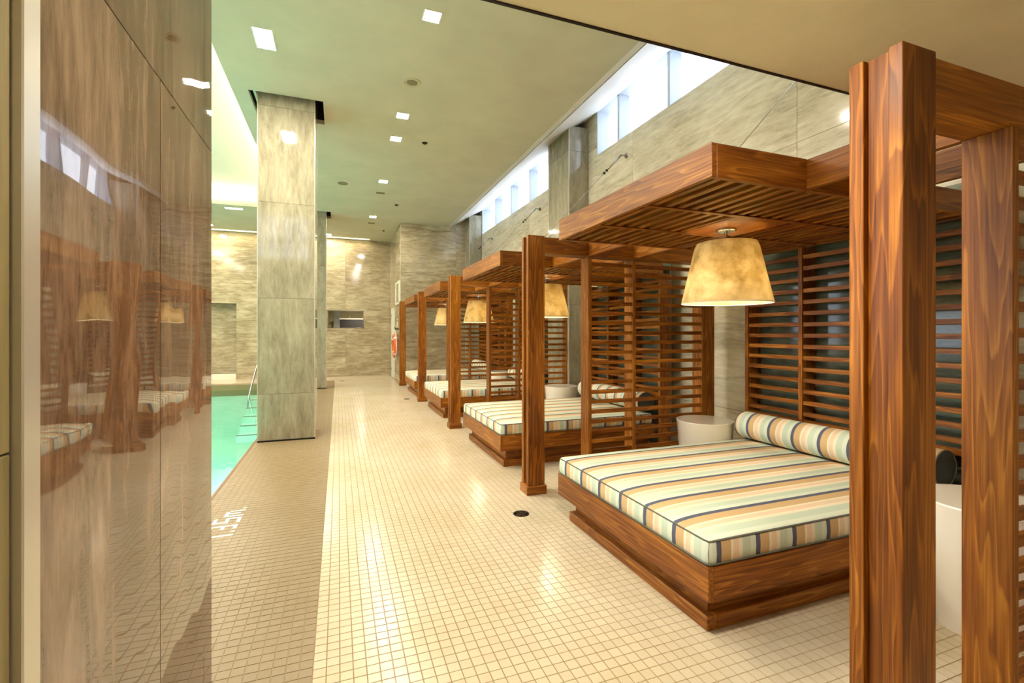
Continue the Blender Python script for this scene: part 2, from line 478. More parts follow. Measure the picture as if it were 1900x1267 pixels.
rl = thing('pool_handrail', (-1.9, 12.9, -.6), 'bent stainless steel handrail rising out of the pool water', 'handrail')
tube('rail', [(-2.035, 12.68, -.378), (-2.02, 12.7, -.15), (-1.87, 12.9, .62), (-1.82, 13.1, .82), (-1.78, 13.6, .85), (-1.75, 14.3, .82), (-1.72, 14.7, .7), (-1.72, 14.8, .03)], .021, 'steel', rl, 12, 3)
lathe('flange', [(.0, .025), (.05, .02), (.055, 0), (0, 0)], 'steel', (-1.72, 14.8, .001), rl, 24)

# columns of vertical-vein stone with metal corner trims
def column(name, x0, x1, y0, y1, z1, mat, faces, zoff=.615):
    t = .015
    col = tag(box(name, x0+t, x1-t, y0+t, y1-t, 0, z1, 'backing'), kind='structure')
    zs = [0] + [zoff+PH*i for i in range(4) if zoff+PH*i < z1-.05] + [z1]
    for a, b in zip(zs, zs[1:]):
        a += .0015; b -= .0015
        if 'n' in faces: box('stone_slab', x0+.008, x1-.008, y0, y0+t, a, b, mat, col, .001)
        if 'f' in faces: box('stone_slab', x0+.008, x1-.008, y1-t, y1, a, b, mat, col, .001)
        if 'l' in faces: box('stone_slab', x0, x0+t, y0+.008, y1-.008, a, b, mat, col, .001)
        if 'r' in faces: box('stone_slab', x1-t, x1, y0+.008, y1-.008, a, b, mat, col, .001)
    for c, (cx, cy) in (('nl', (x0, y0)), ('nr', (x1-.008, y0)), ('fl', (x0, y1-.008)), ('fr', (x1-.008, y1-.008))):
        if all(k in faces for k in c):
            box('corner_trim', cx-.001, cx+.009, cy-.001, cy+.009, 0, z1, 'trim', col, .001)
    if 'n' in faces and name == 'column': box('base_trim', x0, x1, y0-.004, y0, 0, .02, 'dark_metal', col)
    return col
PC = [(-.975, -.29, 6.735, 7.35), (-.975, -.285, 12.72, 13.33)]
for c in PC: column('column', *c, 4.75, 'stone_v', 'nflr')
for y0, y1 in ((6.69, 7.47), (12.72, 13.19)): column('column_wall', 3.45, XW, y0, y1, 4.72, 'stone_v', 'nlf')

# right wall with clerestory windows
SILL, HEAD = 4.19, 4.88
bands = [(-1.5, 6.43), (8.02, 12.70)]
wr = tag(plate('wall_right', 0, XW+.015, XW+.25, sorted([YBK, -1.5, 6.43, 8.02, 12.70, 16.4]), [0, SILL, HEAD, 5.2],
        lambda y, z: not (SILL < z < HEAD and any(a < y < b for a, b in bands)), 'backing'), kind='structure')
panels(wr, 0, XW+.015, -.015, YBK, YB, 0, 4.95, 'stone_pale', [(a, b, SILL, 6) for a, b in bands], uoff=YBK+.2)
for i, (a, b) in enumerate(bands):
    w = tag(boxes_mesh('window_%d' % (i+1), [(XW+.001, XW+.25, a, b, SILL-.02, SILL+.006), (XW+.001, XW+.25, a, b, HEAD-.004, HEAD+.03),
            (XW+.001, XW+.25, b-.012, b, SILL, HEAD), (XW+.001, XW+.25, a, a+.012, SILL, HEAD)], 'frame_white'), kind='structure')
    ms = [5.84-1.11*k for k in range(7)] if i == 0 else [11.53-1.16*k for k in range(4)]
    ms = sorted(m for m in ms if a+.1 < m < b-.05)
    for m in ms: box('mullion', XW+.02, XW+.20, m, m+.05, SILL+.006, HEAD-.004, 'frame_white', w, .003)
    ed = [a+.012] + ms + [b-.012]
    for p, q2 in zip(ed, ed[1:]): box('pane', XW+.185, XW+.193, p+.05, q2, SILL+.006, HEAD-.004, 'glass', w)
# far wall: niche on the left, borrowed window to the next room
NX, NZ0, NZ1 = -2.89, .18, 2.29
IW = (-.33, .78, 1.56, 2.14)
wf = tag(plate('wall_far', 1, YF+.015, YF+.25, [XL, -4.9, NX, IW[0], IW[1], XB+.2], [0, NZ0, IW[2], IW[3], NZ1, 5.0],
        lambda x, z: not (-4.9 < x < NX and NZ0 < z < NZ1) and not (IW[0] < x < IW[1] and IW[2] < z < IW[3]), 'backing'), kind='structure')
panels(wf, 1, YF+.015, -.015, XL, XB, 0, 4.6, 'stone_h', [(-4.9, NX, NZ0, NZ1), IW], uoff=XL-.6)
nb = tag(box('wall_niche', -4.9, NX, YF+.35, YF+.45, NZ0, NZ1, 'stone_h'), kind='structure')
box('niche_jamb', NX, NX+.02, YF+.015, YF+.45, NZ0, NZ1, 'stone_h', nb)
box('niche_jamb', -4.92, -4.9, YF+.015, YF+.45, NZ0, NZ1, 'stone_h', nb)
box('niche_head', -4.9, NX, YF+.015, YF+.45, NZ1, NZ1+.02, 'stone_h', nb)
box('niche_ledge', -4.9, NX+.0, YF-.06, YF+.45, .0, NZ0, 'cove_white', nb, .004)
w = tag(boxes_mesh('window_3', [(IW[0]-.0, IW[1], YF-.004, YF+.02, IW[2]-.0, IW[2]+.02), (IW[1]-.02, IW[1], YF-.004, YF+.02, IW[2], IW[3]), (IW[0], IW[0]+.02, YF-.004, YF+.02, IW[2], IW[3]), (IW[0], IW[1], YF-.004, YF+.02, IW[3]-.02, IW[3])], 'steel'), kind='structure')
box('pane', IW[0]+.02, IW[1]-.02, YF+.004, YF+.010, IW[2]+.02, IW[3]-.02, 'glass', w)
# the room behind that window
rm = tag(boxes_mesh('wall_lobby', [(-2.5, 3.5, 20.4, 20.5, 0, 3), (-2.6, -2.5, 16.4, 20.5, 0, 3), (3.5, 3.6, 16.4, 20.5, 0, 3)], 'olive'), kind='structure')
tag(box('ceiling_lobby', -2.6, 3.6, 16.4, 20.5, 2.42, 2.5, 'cove_white'), kind='structure')
tag(box('floor_lobby', -2.6, 3.6, 16.4, 20.5, -.1, 0, 'olive'), kind='structure')
tag(box('column_lobby', -.16, .04, 16.7, 16.9, 0, 2.42, 'white', None, .004), kind='structure')
fc = thing('media_cabinet', (.45, 19.9, 0), 'dark cabinet in the room behind the far wall window', 'cabinet')
boxes_mesh('body', [(.06, 1.0, 19.85, 20.35, 0, 1.95)], 'dark_box', fc, None, .01); boxes_mesh('top', [(.04, 1.02, 19.83, 20.36, 1.95, 2.0)], 'cove_white', fc)
lt = thing('ceiling_downlight', (.95, 18.5, 2.41), 'bright ceiling light in the room behind the far wall window', 'light')
lathe('lens', [(0, -.012), (.12, -.01), (.13, .01)], 'slot_lens', (.95, 18.5, 2.405), lt, 24); lathe('rim', [(.13, -.014), (.16, -.008), (.16, .01), (.13, .01)], 'white', (.95, 18.5, 2.405), lt, 24, closed=True)

# stone block at the end of the row
bk = tag(box('wall_block', XB+.015, XW+.015, YB+.015, YB+.2, 0, 4.9, 'backing'), kind='structure')
bs_ = tag(box('wall_side', XB+.015, XB+.2, YB+.2, YF+.02, 0, 4.6, 'backing'), kind='structure')
panels(bk, 1, YB+.015, -.015, XB+.008, XW, 0, 4.85, 'stone_h', uoff=XB-.9)
DR = (14.62, 15.52, 0, 2.19)
panels(bs_, 0, XB+.015, -.015, YB+.008, YF-.001, 0, 4.46, 'stone_h', [DR], uoff=YB-.2)
box('corner_trim', XB-.001, XB+.009, YB-.001, YB+.009, 0, 4.45, 'trim', bk)
dr = tag(boxes_mesh('door_1', [(XB-.006, XB+.014, DR[0], DR[0]+.05, 0, DR[3]), (XB-.006, XB+.014, DR[1]-.05, DR[1], 0, DR[3]), (XB-.006, XB+.014, DR[0]+.05, DR[1]-.05, DR[3]-.05, DR[3])], 'door'), kind='structure')
box('door_leaf', XB+.0, XB+.014, DR[0]+.053, DR[1]-.053, .01, DR[3]-.053, 'door', dr)
tube('door_handle', [(XB, 14.78, .95), (XB-.06, 14.78, .95), (XB-.06, 14.78, 1.25), (XB, 14.78, 1.25)], .011, 'steel', dr, 8, 1)
for z in (.25, 1.1, 1.95): box('hinge', XB-.012, XB, DR[1]-.075, DR[1]-.04, z-.05, z+.05, 'steel', dr)

# ceilings
CX = -1.25      # edge of the coffer over the pool
CY1 = 12.75
XE = 2.95       # main ceiling ends in front of the windows
holes = [(c[0]-.09, c[1]+.10, c[2]-.09, c[3]+.02) for c in PC]
xs = sorted({XL, -6.0, CX, XE} | {h[0] for h in holes} | {h[1] for h in holes} | {XP-.01})
ys = sorted({YN-.2, YS, CY1, 15.84, 16.0, YF+.2, 2.5} | {h[2] for h in holes} | {h[3] for h in holes})
def csolid(x, y):
    if any(h[0] < x < h[1] and h[2] < y < h[3] for h in holes): return False
    if -6.0 < x < CX and 2.5 < y < CY1: return False
    if 15.84 < y < 16.0 and x < CX+2.2: return False
    if y < YN-.05 and x < XP-.01: return False
    return True
xs = sorted(set(xs) | {CX+2.2})
ce = tag(plate('ceiling', 2, ZC, ZC+.06, xs, ys, csolid, 'ceiling'), kind='structure')
for h, c in zip(holes, PC):
    boxes_mesh('column_reveal', [(h[0], h[1], h[2], h[3], 4.75, 4.77), (h[0]-.01, h[0], h[2], h[3], ZC+.06, 4.76), (h[1], h[1]+.01, h[2], h[3], ZC+.06, 4.76), (h[0], h[1], h[2]-.01, h[2], ZC+.06, 4.76), (h[0], h[1], h[3], h[3]+.01, ZC+.06, 4.76)], 'dark_gap', ce)
# coffer over the pool with lit coves
cf = tag(boxes_mesh('ceiling_coffer', [(-6.3, CX+.25, 2.2, CY1+.3, 4.86, 4.9), (CX+.22, CX+.25, 2.2, CY1+.3, ZC+.06, 4.86), (-6.3, -6.27, 2.2, CY1+.3, ZC+.06, 4.86),
      (-6.3, CX+.25, CY1+.27, CY1+.3, ZC+.06, 4.86), (-6.3, CX+.25, 2.2, 2.23, ZC+.06, 4.86)], 'cove_white'), kind='structure')
boxes_mesh('cove_lip', [(CX-.0, CX+.02, 2.5, CY1, ZC+.06, ZC+.12), (-6.0, CX, CY1, CY1+.02, ZC+.06, ZC+.12), (-6.02, -6.0, 2.5, CY1, ZC+.06, ZC+.12)], 'cove_white', cf)
def strip(x0, x1, y0, y1, z, label):
    s = thing('cove_light', ((x0+x1)/2, (y0+y1)/2, z), label, 'light')
    boxes_mesh('channel', [(x0, x1, y0, y1, z-.02, z)], 'steel', s); box('tube', x0+.02, x1-.02, y0+.02, y1-.02, z+.001, z+.02, 'cove_strip', s)
    return s
strip(CX+.08, CX+.16, 2.6, CY1, ZC+.09, 'long cove light strip hidden along the coffer edge beside the columns')
strip(-6.0, CX, CY1+.10, CY1+.18, ZC+.09, 'cove light strip across the coffer end, above the slot light')
strip(-6.22, -6.14, 2.6, CY1, ZC+.09, 'long cove light strip hidden along the outer coffer edge')
tag(box('ceiling_slot', XL, CX+2.3, 15.80, YF+.1, 4.62, 4.66, 'cove_white'), kind='structure')
tag(boxes_mesh('trim_3', [(XL, CX+2.3, 15.80, 15.84, ZC+.06, 4.62)], 'cove_white'), kind='structure')
s = thing('cove_light', (-2, 15.9, 4.55), 'strip light in the ceiling slot washing down the far wall', 'light')
boxes_mesh('channel', [(XL+.1, CX+2.15, 15.86, 15.94, 4.58, 4.6)], 'steel', s); box('tube', XL+.1, CX+2.15, 15.87, 15.93, 4.55, 4.575, 'cove_strip', s)
# white edge, shadow gap and sloped ceiling up to the window heads
tag(boxes_mesh('trim_1', [(XE, XE+.075, YS, YB, ZC-.004, ZC+.03)], 'slope_white'), kind='structure')
tag(boxes_mesh('trim_2', [(XE+.075, XE+.10, YS, YB, ZC+.03, ZC+.06)], 'dark_gap'), kind='structure')
z0 = ZC+.004
sl = mesh_from('ceiling_slope', [(XE+.10, YS-3, z0), (XW+.02, YS-3, HEAD), (XW+.02, YB, HEAD), (XE+.10, YB, z0), (XE+.10, YS-3, z0+.06), (XW+.02, YS-3, HEAD+.06), (XW+.02, YB, HEAD+.06), (XE+.10, YB, z0+.06)],
     [(0, 3, 2, 1), (4, 5, 6, 7), (0, 1, 5, 4), (2, 3, 7, 6), (0, 4, 7, 3), (1, 2, 6, 5)], M['slope_white'])
tag(link('ceiling_slope', sl, (0, 0, 0)), kind='structure')
# low soffit over the entrance side, with its front bulkhead
sf = tag(boxes_mesh('ceiling_soffit', [(XP-.2, XW+.25, YBK, YS-.012, ZS, ZS+.08), (XP-.2, XW+.25, YS-.1, YS-.012, ZS+.08, 5.0)], 'soffit'), kind='structure')
box('edge_bead', XP-.0, XW, YS-.012, YS, ZS-.004, ZS+.02, 'dark_metal', sf)

# glossy brown stone panels close to the camera on the left
wl = tag(boxes_mesh('wall_left', [(XP-.25, XP-.015, YBK, YN-.055, 0, 4.6)], 'backing'), kind='structure')
def wavy(y0, y1, z0, z1):
    # polished slab whose face is very slightly undulating (under half a millimetre)
    ny, nz = max(3, int((y1-y0)/.02)), max(3, int((z1-z0)/.02)); v, f = [], []
    cy, cz = (y0+y1)/2, (z0+z1)/2
    for i in range(ny+1):
        for j in range(nz+1):
            y, z = y0+(y1-y0)*i/ny, z0+(z1-z0)*j/nz
            d = .00024*math.sin(y*17+3*math.sin(z*1.7)+z*2.1) + .00022*math.sin(z*15+2.2*math.sin(y*3.1)) + .00008*math.sin(y*37-z*29+1.3)
            v.append((d-.0006, y-cy, z-cz))
    n = nz+1
    for i in range(ny):
        for j in range(nz): f.append((i*n+j, (i+1)*n+j, (i+1)*n+j+1, i*n+j+1))
    b = len(v); rim = [i*n for i in range(ny+1)] + [ny*n+j for j in range(1, n)] + [i*n+nz for i in range(ny-1, -1, -1)] + [j for j in range(nz-1, 0, -1)]
    for k in rim: v.append((-.015, v[k][1], v[k][2]))
    m = len(rim)
    for k in range(m): f.append((rim[k], b+k, b+(k+1) % m, rim[(k+1) % m]))
    me = mesh_from('stone_slab', v, f, M['stone_panel'], True)
    sm = [True]*(ny*nz) + [False]*m; me.polygons.foreach_set('use_smooth', sm)
    bm = bmesh.new(); bm.from_mesh(me)
    for e in bm.edges:
        if len(e.link_faces) == 2 and e.calc_face_angle(0) > R(40): e.smooth = False
    bm.to_mesh(me); bm.free()
    link('stone_slab', me, (XP, cy, cz), wl)
def lp(y0, y1, z0, z1, mat='stone_panel'):
    if mat == 'stone_panel': return wavy(y0+.0015, y1-.0015, z0+.0015, z1-.0015)
    box('stone_slab', XP-.015, XP, y0+.0015, y1-.0015, z0+.0015, z1-.0015, mat, wl, .001)
YE = 1.76
for a, b in ((.808, 1.667), (1.667, YE)): lp(a, b, .0, .41); lp(a, b, 1.985, 3.22); lp(a, b, 3.22, 4.44)
for a, b in ((.808, 1.294), (1.294, YE)): lp(a, b, .41, 1.985)
box('door_post', XP-.012, XP+.012, .768, .806, 0, 2.49, 'trim', wl, .002)
for a, b in ((-.6, .768), (-2.2, -.6), (YBK, -2.2)): lp(a, b, 0, 1.25, 'stone_matte'); lp(a, b, 1.25, 2.49, 'stone_matte')
# end wall of the pool room, with a high window in it
WN = (-1.85, -.62, 3.05, 4.1)
wn = tag(plate('wall_near', 1, YN-.25, YN-.055, [XL, WN[0], WN[1], XP-.25], [0, WN[2], WN[3], 5.0], lambda x, z: not (WN[0] < x < WN[1] and WN[2] < z < WN[3]), 'backing'), kind='structure')
panels(wn, 1, YN-.055, .015, XL, XP-.0, 0, 4.46, 'stone_h', [WN], uoff=XL)
w = tag(boxes_mesh('window_4', [(WN[0], WN[1], YN-.25, YN-.04, WN[2], WN[2]+.03), (WN[0], WN[1], YN-.25, YN-.04, WN[3]-.03, WN[3]), (WN[0], WN[0]+.03, YN-.25, YN-.04, WN[2], WN[3]), (WN[1]-.03, WN[1], YN-.25, YN-.04, WN[2], WN[3])], 'frame_white'), kind='structure')
for k in range(1, 4):
    x = WN[0] + (WN[1]-WN[0])*k/4; box('mullion', x-.025, x+.025, YN-.2, YN-.07, WN[2]+.03, WN[3]-.03, 'frame_white', w)
box('transom', WN[0]+.03, WN[1]-.03, YN-.19, YN-.08, WN[2]+.42, WN[2]+.46, 'frame_white', w)
for k in range(4):
    x = WN[0] + (WN[1]-WN[0])*k/4; box('pane', x+.03, x+(WN[1]-WN[0])/4-.03, YN-.14, YN-.134, WN[2]+.03, WN[3]-.03, 'glass', w)
# walls the camera does not face
WP_ = (3.0, 12.6, .9, 3.7)
wp = tag(plate('wall_pool', 0, XL-.25, XL-.015, [YN-.25, WP_[0], WP_[1], YF+.3], [0, WP_[2], WP_[3], 5.0], lambda y, z: not (WP_[0] < y < WP_[1] and WP_[2] < z < WP_[3]), 'backing'), kind='structure')
panels(wp, 0, XL-.015, .015, YN-.05, YF, 0, 4.46, 'stone_h', [WP_], uoff=YN)
w = tag(boxes_mesh('window_5', [(XL-.25, XL, WP_[0], WP_[1], WP_[2], WP_[2]+.04), (XL-.25, XL, WP_[0], WP_[1], WP_[3]-.04, WP_[3]), (XL-.25, XL, WP_[0], WP_[0]+.04, WP_[2]+.04, WP_[3]-.04), (XL-.25, XL, WP_[1]-.04, WP_[1], WP_[2]+.04, WP_[3]-.04)], 'frame_white'), kind='structure')  # unseen window bank added to light the hall from the pool side
for k in range(8):
    y = WP_[0]+1.2*k
    if k: box('mullion', XL-.2, XL-.08, y-.03, y+.03, WP_[2]+.04, WP_[3]-.04, 'frame_white', w)
    box('pane', XL-.14, XL-.134, y+.04, y+1.16, WP_[2]+.04, WP_[3]-.04, 'glass', w)
wb_ = tag(box('wall_back', XP-.25, XW+.25, YBK-.2, YBK-.015, 0, ZS, 'backing'), kind='structure')
panels(wb_, 1, YBK-.015, .015, XP, XW, 0, ZS, 'stone_h', uoff=XP)
# pale building across the street, seen in slivers through the clerestory
bd = thing('street_building', (11, 5, 0), 'pale rendered building across the street outside the clerestory', 'building')
box('facade', 10.5, 15, 1.0, 6.2, 0, 13, 'building', bd); box('cornice', 10.3, 10.5, .9, 6.3, 8.2, 8.5, 'building', bd)

# ================================================================== ceiling fittings
def downlight(x, y, sx, sy, label, z=ZC, group='square downlights in a row on the main ceiling', lens='lens'):
    t = thing('ceiling_downlight', (x, y, z), label, 'light', group)
    f = .012; a, b = sx/2, sy/2
    boxes_mesh('trim_frame', [(x-a-f, x-a, y-b-f, y+b+f, z-.005, z), (x+a, x+a+f, y-b-f, y+b+f, z-.005, z), (x-a, x+a, y-b-f, y-b, z-.005, z), (x-a, x+a, y+b, y+b+f, z-.005, z)], 'white', t)
    box('lens', x-a, x+a, y-b, y+b, z-.003, z-.0005, lens, t)
G1 = 'square downlights in a row on the main ceiling'
downlight(-.72, 5.44, .17, .35, 'large rectangular downlight on the ceiling before the pool column', group=None)
for y, lb in ((4.49, 'square downlight between the pale round speaker and the low soffit'), (6.69, 'square downlight of a close pair, on the pale speaker side'), (7.52, 'square downlight of a close pair, level with a sprinkler'),
              (9.72, 'square downlight between the close pair and the first slot vent'), (12.76, 'square downlight between the two slot vents')): downlight(.845, y, .15, .15, lb)
downlight(-2.4, 13.1, .36, .12, 'narrow slot downlight on the low ceiling beyond the pool coffer', group=None)
downlight(-3.4, 15.3, .14, .14, 'small square downlight near the far wall above the niche', group=None)
downlight(-.285, 15.55, .14, .14, 'small square downlight near the far wall beside the rear column', group=None)
for x, y in ((.72, 1.12),): downlight(x, y, .15, .15, 'unseen square downlight added in the low soffit by the glossy brown panels', ZS, 'added downlights in the low soffit', 'lens_soffit_fill')  # out-of-view lamp added to brighten the near floor and soffit
for x, y in ((.75, -1.2), (2.6, -1.2), (.75, -3.2), (2.6, -3.2)): downlight(x, y, .15, .15, 'unseen dim fill downlight added in the low soffit towards the back wall', ZS, 'added dim downlights in the low soffit', 'lens_dim_fill')  # fill lamps added behind the camera, bouncing light onto the soffit
for x in (-3.1, -4.9):  # fill panels added out of view for light from the pool side
    for y in (4.0, 6.4, 8.8, 11.2): downlight(x, y, .30, 1.2, 'unseen long fill panel added on the coffer ceiling over the pool', 4.86, 'added fill panels over the pool', 'lens_panel_fill')
def speaker(x, y, r, label, dark):
    t = thing('ceiling_speaker', (x, y, ZC), label, 'speaker')
    lathe('rim', [(r*.62, -.004), (r*.95, -.010), (r, -.004), (r, .0), (r*.62, .0)], 'speaker_rim' if not dark else 'speaker', (x, y, ZC), t, 36, closed=True)
    lathe('grille', [(0, -.006), (r*.6, -.005), (r*.62, 0)], 'speaker', (x, y, ZC), t, 36)
speaker(.842, 5.76, .105, 'round ceiling speaker with pale rim in the downlight row', False)
speaker(.082, 10.127, .10, 'round dark ceiling speaker away from the downlight row', True)
for x, y, lb in ((1.296, 7.518, 'small dark ceiling sprinkler level with a square downlight'), (1.292, 11.385, 'small dark ceiling sprinkler beyond the first slot vent'), (1.256, 14.395, 'small dark ceiling sprinkler beyond the last slot vent')):
    t = thing('sprinkler_head', (x, y, ZC), lb, 'sprinkler', 'sprinklers on the main ceiling')
    lathe('cover', [(0, -.02), (.03, -.018), (.045, -.004), (.045, 0)], 'dark_metal', (x, y, ZC), t, 20)
    lathe('pin', [(0, -.035), (.008, -.033), (.008, -.018)], 'steel', (x, y, ZC), t, 10)
for y, lb in ((10.54, 'flat grey slot vent just beyond a square downlight, before the dark sprinkler'), (13.52, 'flat grey slot vent on the far wall side of the last row downlight')):
    t = thing('air_vent', (.856, y, ZC), lb, 'vent', 'slot vents on the main ceiling')
    boxes_mesh('frame', [(.766, .946, y-.06, y-.048, ZC-.006, ZC), (.766, .946, y+.048, y+.06, ZC-.006, ZC), (.766, .778, y-.048, y+.048, ZC-.006, ZC), (.934, .946, y-.048, y+.048, ZC-.006, ZC)], 'speaker', t)
    for k in range(4): box('slat', .778, .934, y-.042+k*.023, y-.03+k*.023, ZC-.005, ZC-.0005, 'speaker', t)

# ================================================================== cabanas
PY = [.878, 3.735, 6.73, 9.60, 12.72]
BY = [1.737, 4.62, 7.62, 10.42]
BZ0, BZ1 = 2.10, 2.242      # beams
ORD = ['under the low soffit edge', 'second from the low soffit', 'third from the low soffit', 'against the stone block wall']
def post(y, par, full=True):
    x0, x1, d = 1.535, 1.69, .153
    core = box('post', x0+.02, x1, y+.037, y+.111, .075, 2.25, 'wood_z', par, .002)
    box('face_board', x0, x1, y, y+.039, .075, 2.25, 'wood_z', core, .002)
    box('face_board', x0, x1, y+.109, y+d, .075, 2.25, 'wood_z', core, .002)
    box('base_block', x0-.016, x1+.014, y-.014, y+d, 0, .077, 'wood_x', core, .004)
def screen(y, par, xe=3.43):
    y += .012; d = .14
    fr = boxes_mesh('side_screen', [(2.165, xe, y+.02, y+.09, .08, .125), (xe, xe+.157, y, y+d, 0, BZ0)], 'wood_z', par, None, .002)
    for x in (2.13, 2.607): box('stile', x, x+.035, y, y+d, 0, BZ0, 'wood_z', fr, .002)
    z = 2.052
    while z > .2:
        box('slat', 2.165, 2.607, y+.012, y+.048, z-.034, z, 'wood_x', fr, .002)
        box('slat', 2.642, xe, y+.012, y+.048, z-.034, z, 'wood_x', fr, .002)
        z -= .0905
def cross_beam(y, par):
    y += .012
    box('cross_beam', 1.69, 3.587, y, y+.14, BZ0, BZ1, 'wood_x', par, .002)
def cabana(k):
    y0, y1 = PY[k], PY[k+1]
    root = thing('cabana', (1.535, y0 if k == 0 else y1, 0), ('open cedar cabana with slatted screens and canopy ' + ORD[k]), 'cabana')
    if k == 0: post(y0, root); screen(y0, root); cross_beam(y0, root)
    post(y1, root); cross_beam(y1, root)
    if k < 3: screen(y1, root)
    ya = y0 + .1535
    for x in (2.13, 2.607): box('long_beam', x, x+.035, ya, y1+.012, BZ0, BZ1, 'wood_y', root, .002)
    # canopy tray
    cy0 = BY[k]-.107; cy1 = cy0+1.525; cx0, cx1 = 1.545, 3.56; z0, z1 = 2.093, 2.245; t = .03
    can = boxes_mesh('canopy', [(cx0+t, cx1-t, cy0+t, cy1-t, 2.222, 2.240)], 'wood_y', root)
    box('fascia', cx0, cx0+t, cy0, cy1, z0, z1, 'wood_y', can, .002)
    box('fascia', cx1-t, cx1, cy0, cy1, z0, z1, 'wood_y', can, .002)
    box('fascia', cx0+t, 2.13, cy0, cy0+t, z0, z1, 'wood_x', can, .002); box('fascia', cx0+t, 2.13, cy1-t, cy1, z0, z1, 'wood_x', can, .002)
    box('fascia', 2.165, cx1-t, cy0, cy0+t, z0, z1-.02, 'wood_x', can, .002); box('fascia', 2.165, cx1-t, cy1-t, cy1, z0, z1-.02, 'wood_x', can, .002)
    x = cx0+t+.03; m = cy0 + 1.525/2
    while x < cx1-t-.03:
        if abs(x+.018-2.43) < .19:
            box('ceiling_slat', x, x+.036, cy0+t, m-.21, z0+.006, z0+.115, 'wood_y', can, .002)
            box('ceiling_slat', x, x+.036, m+.21, cy1-t, z0+.006, z0+.115, 'wood_y', can, .002)
        else: box('ceiling_slat', x, x+.036, cy0+t, cy1-t, z0+.006, z0+.115, 'wood_y', can, .002)
        x += .0868
    for yy in (m-.25, m+.25): box('batten', cx0+t, cx1-t, yy-.018, yy+.018, z0-.0, z0+.006, 'wood_x', can, .001)
    box('lamp_panel', 2.43-.20, 2.43+.20, m-.23, m+.23, z0+.001, z0+.026, 'wood_y', can, .002)
    # back screen
    by0, by1 = cy0-.02, cy1+.13; bx = 3.50
    bs = boxes_mesh('back_screen', [(bx, bx+.05, by0+.035, by1-.035, .66, .70)], 'wood_y', root, None, .002)
    box('back_panel', bx+.152, bx+.172, by0+.01, by1-.01, .30, 2.34, 'stone_green', bs, .002)
    sy = [by0, by0+.56, by0+1.11, by1-.035]
    for s_ in sy: box('stile', bx, bx+.15, s_, s_+.035, .0 if s_ in (by0, by1-.035) else .66, 2.093, 'wood_z', bs, .002)
    z = 2.03
    while z > .72:
        for a, b in zip(sy, sy[1:]): box('slat', bx+.01, bx+.046, a+.035, b, z-.033, z, 'wood_y', bs, .002)
        z -= .0905
for k in range(4): cabana(k)

# ================================================================== daybeds, mattresses, bolsters, tables, lamps
def mattress_mesh(lx, ly, h):
    nx, ny = 44, 44; v, f = [], []
    def edge(t, L, r=.02):     # rounded inset near the edges
        return t
    us = [0, .004, .012, .025, .05] + list(np.linspace(.08, lx-.08, nx-10)) + [lx-.05, lx-.025, lx-.012, lx-.004, lx]
    vs = [0, .004, .012, .025, .05] + list(np.linspace(.08, ly-.08, ny-10)) + [ly-.05, ly-.025, ly-.012, ly-.004, ly]
    def crown(x, y):
        dx, dy = min(x, lx-x), min(y, ly-y)
        g = lambda d: 1-math.exp(-d/.09)
        r = 0
        if dx < .012: r += (.012-dx)**2/.024
        if dy < .012: r += (.012-dy)**2/.024
        return h-.024 + .022*g(dx)*g(dy) - r
    def pl(x, y, c):           # rounded plan corners
        R_ = .03
        cx = x if R_ < x < lx-R_ else (R_ if x <= R_ else lx-R_); cy = y if R_ < y < ly-R_ else (R_ if y <= R_ else ly-R_)
        if cx != x and cy != y:
            d = math.hypot(x-cx, y-cy); mx = max(abs(x-cx), abs(y-cy))
            if d > 1e-6: s_ = mx/d; x, y = cx+(x-cx)*s_, cy+(y-cy)*s_
        return x, y
    idx = {}
    for i, x in enumerate(us):
        for j, y in enumerate(vs):
            px, py = pl(x, y, 0); idx[i, j] = len(v); v.append((px-lx/2, py-ly/2, crown(x, y)))
    I, J = len(us), len(vs)
    for i in range(I-1):
        for j in range(J-1): f.append((idx[i, j], idx[i+1, j], idx[i+1, j+1], idx[i, j+1]))
    rim = [(i, 0) for i in range(I)] + [(I-1, j) for j in range(1, J)] + [(i, J-1) for i in range(I-2, -1, -1)] + [(0, j) for j in range(J-2, 0, -1)]
    rings = [[idx[r] for r in rim]]
    for zf, bul in ((.9, .004), (.5, .007), (.1, .004), (0, -.004)):
        ring = []
        for r in rim:
            p = v[idx[r]]; n = Vector((p[0]/(lx/2), p[1]/(ly/2)))
            ex = bul*(1 if p[0] > lx/2-.012 else -1 if p[0] < -lx/2+.012 else 0); ey = bul*(1 if p[1] > ly/2-.012 else -1 if p[1] < -ly/2+.012 else 0)
            ring.append(len(v)); v.append((p[0]+ex, p[1]+ey, (h-.03)*zf))
        rings.append(ring)
    n = len(rim)
    for a, b in zip(rings, rings[1:]):
        for k in range(n): f.append((a[k], b[k], b[(k+1) % n], a[(k+1) % n]))
    f.append(tuple(rings[-1]))
    me = mesh_from('mattress', v, f, M['stripe'], True)
    pip = [v[i] for i in rings[0]]; low = [v[i] for i in rings[3]]
    return me, pip, low
LX, LY = 1.87, 1.525
mat_me, pip, low = mattress_mesh(LX, LY, .142)
BN = ['under the low soffit edge', 'second from the low soffit', 'third from the low soffit', 'beside the stone block wall']
def drum(x, y, r, label):
    t = thing('side_table', (x, y, 0), label, 'table')
    lathe('drum', [(r*.80, 0), (r*.81, .006), (r*.985, .578), (r, .590)], 'table', (x, y, 0), t, 64)
    lathe('table_top', [(r*.985, .588), (r, .592), (r*.992, .60), (0, .600)], 'table', (x, y, 0), t, 64)
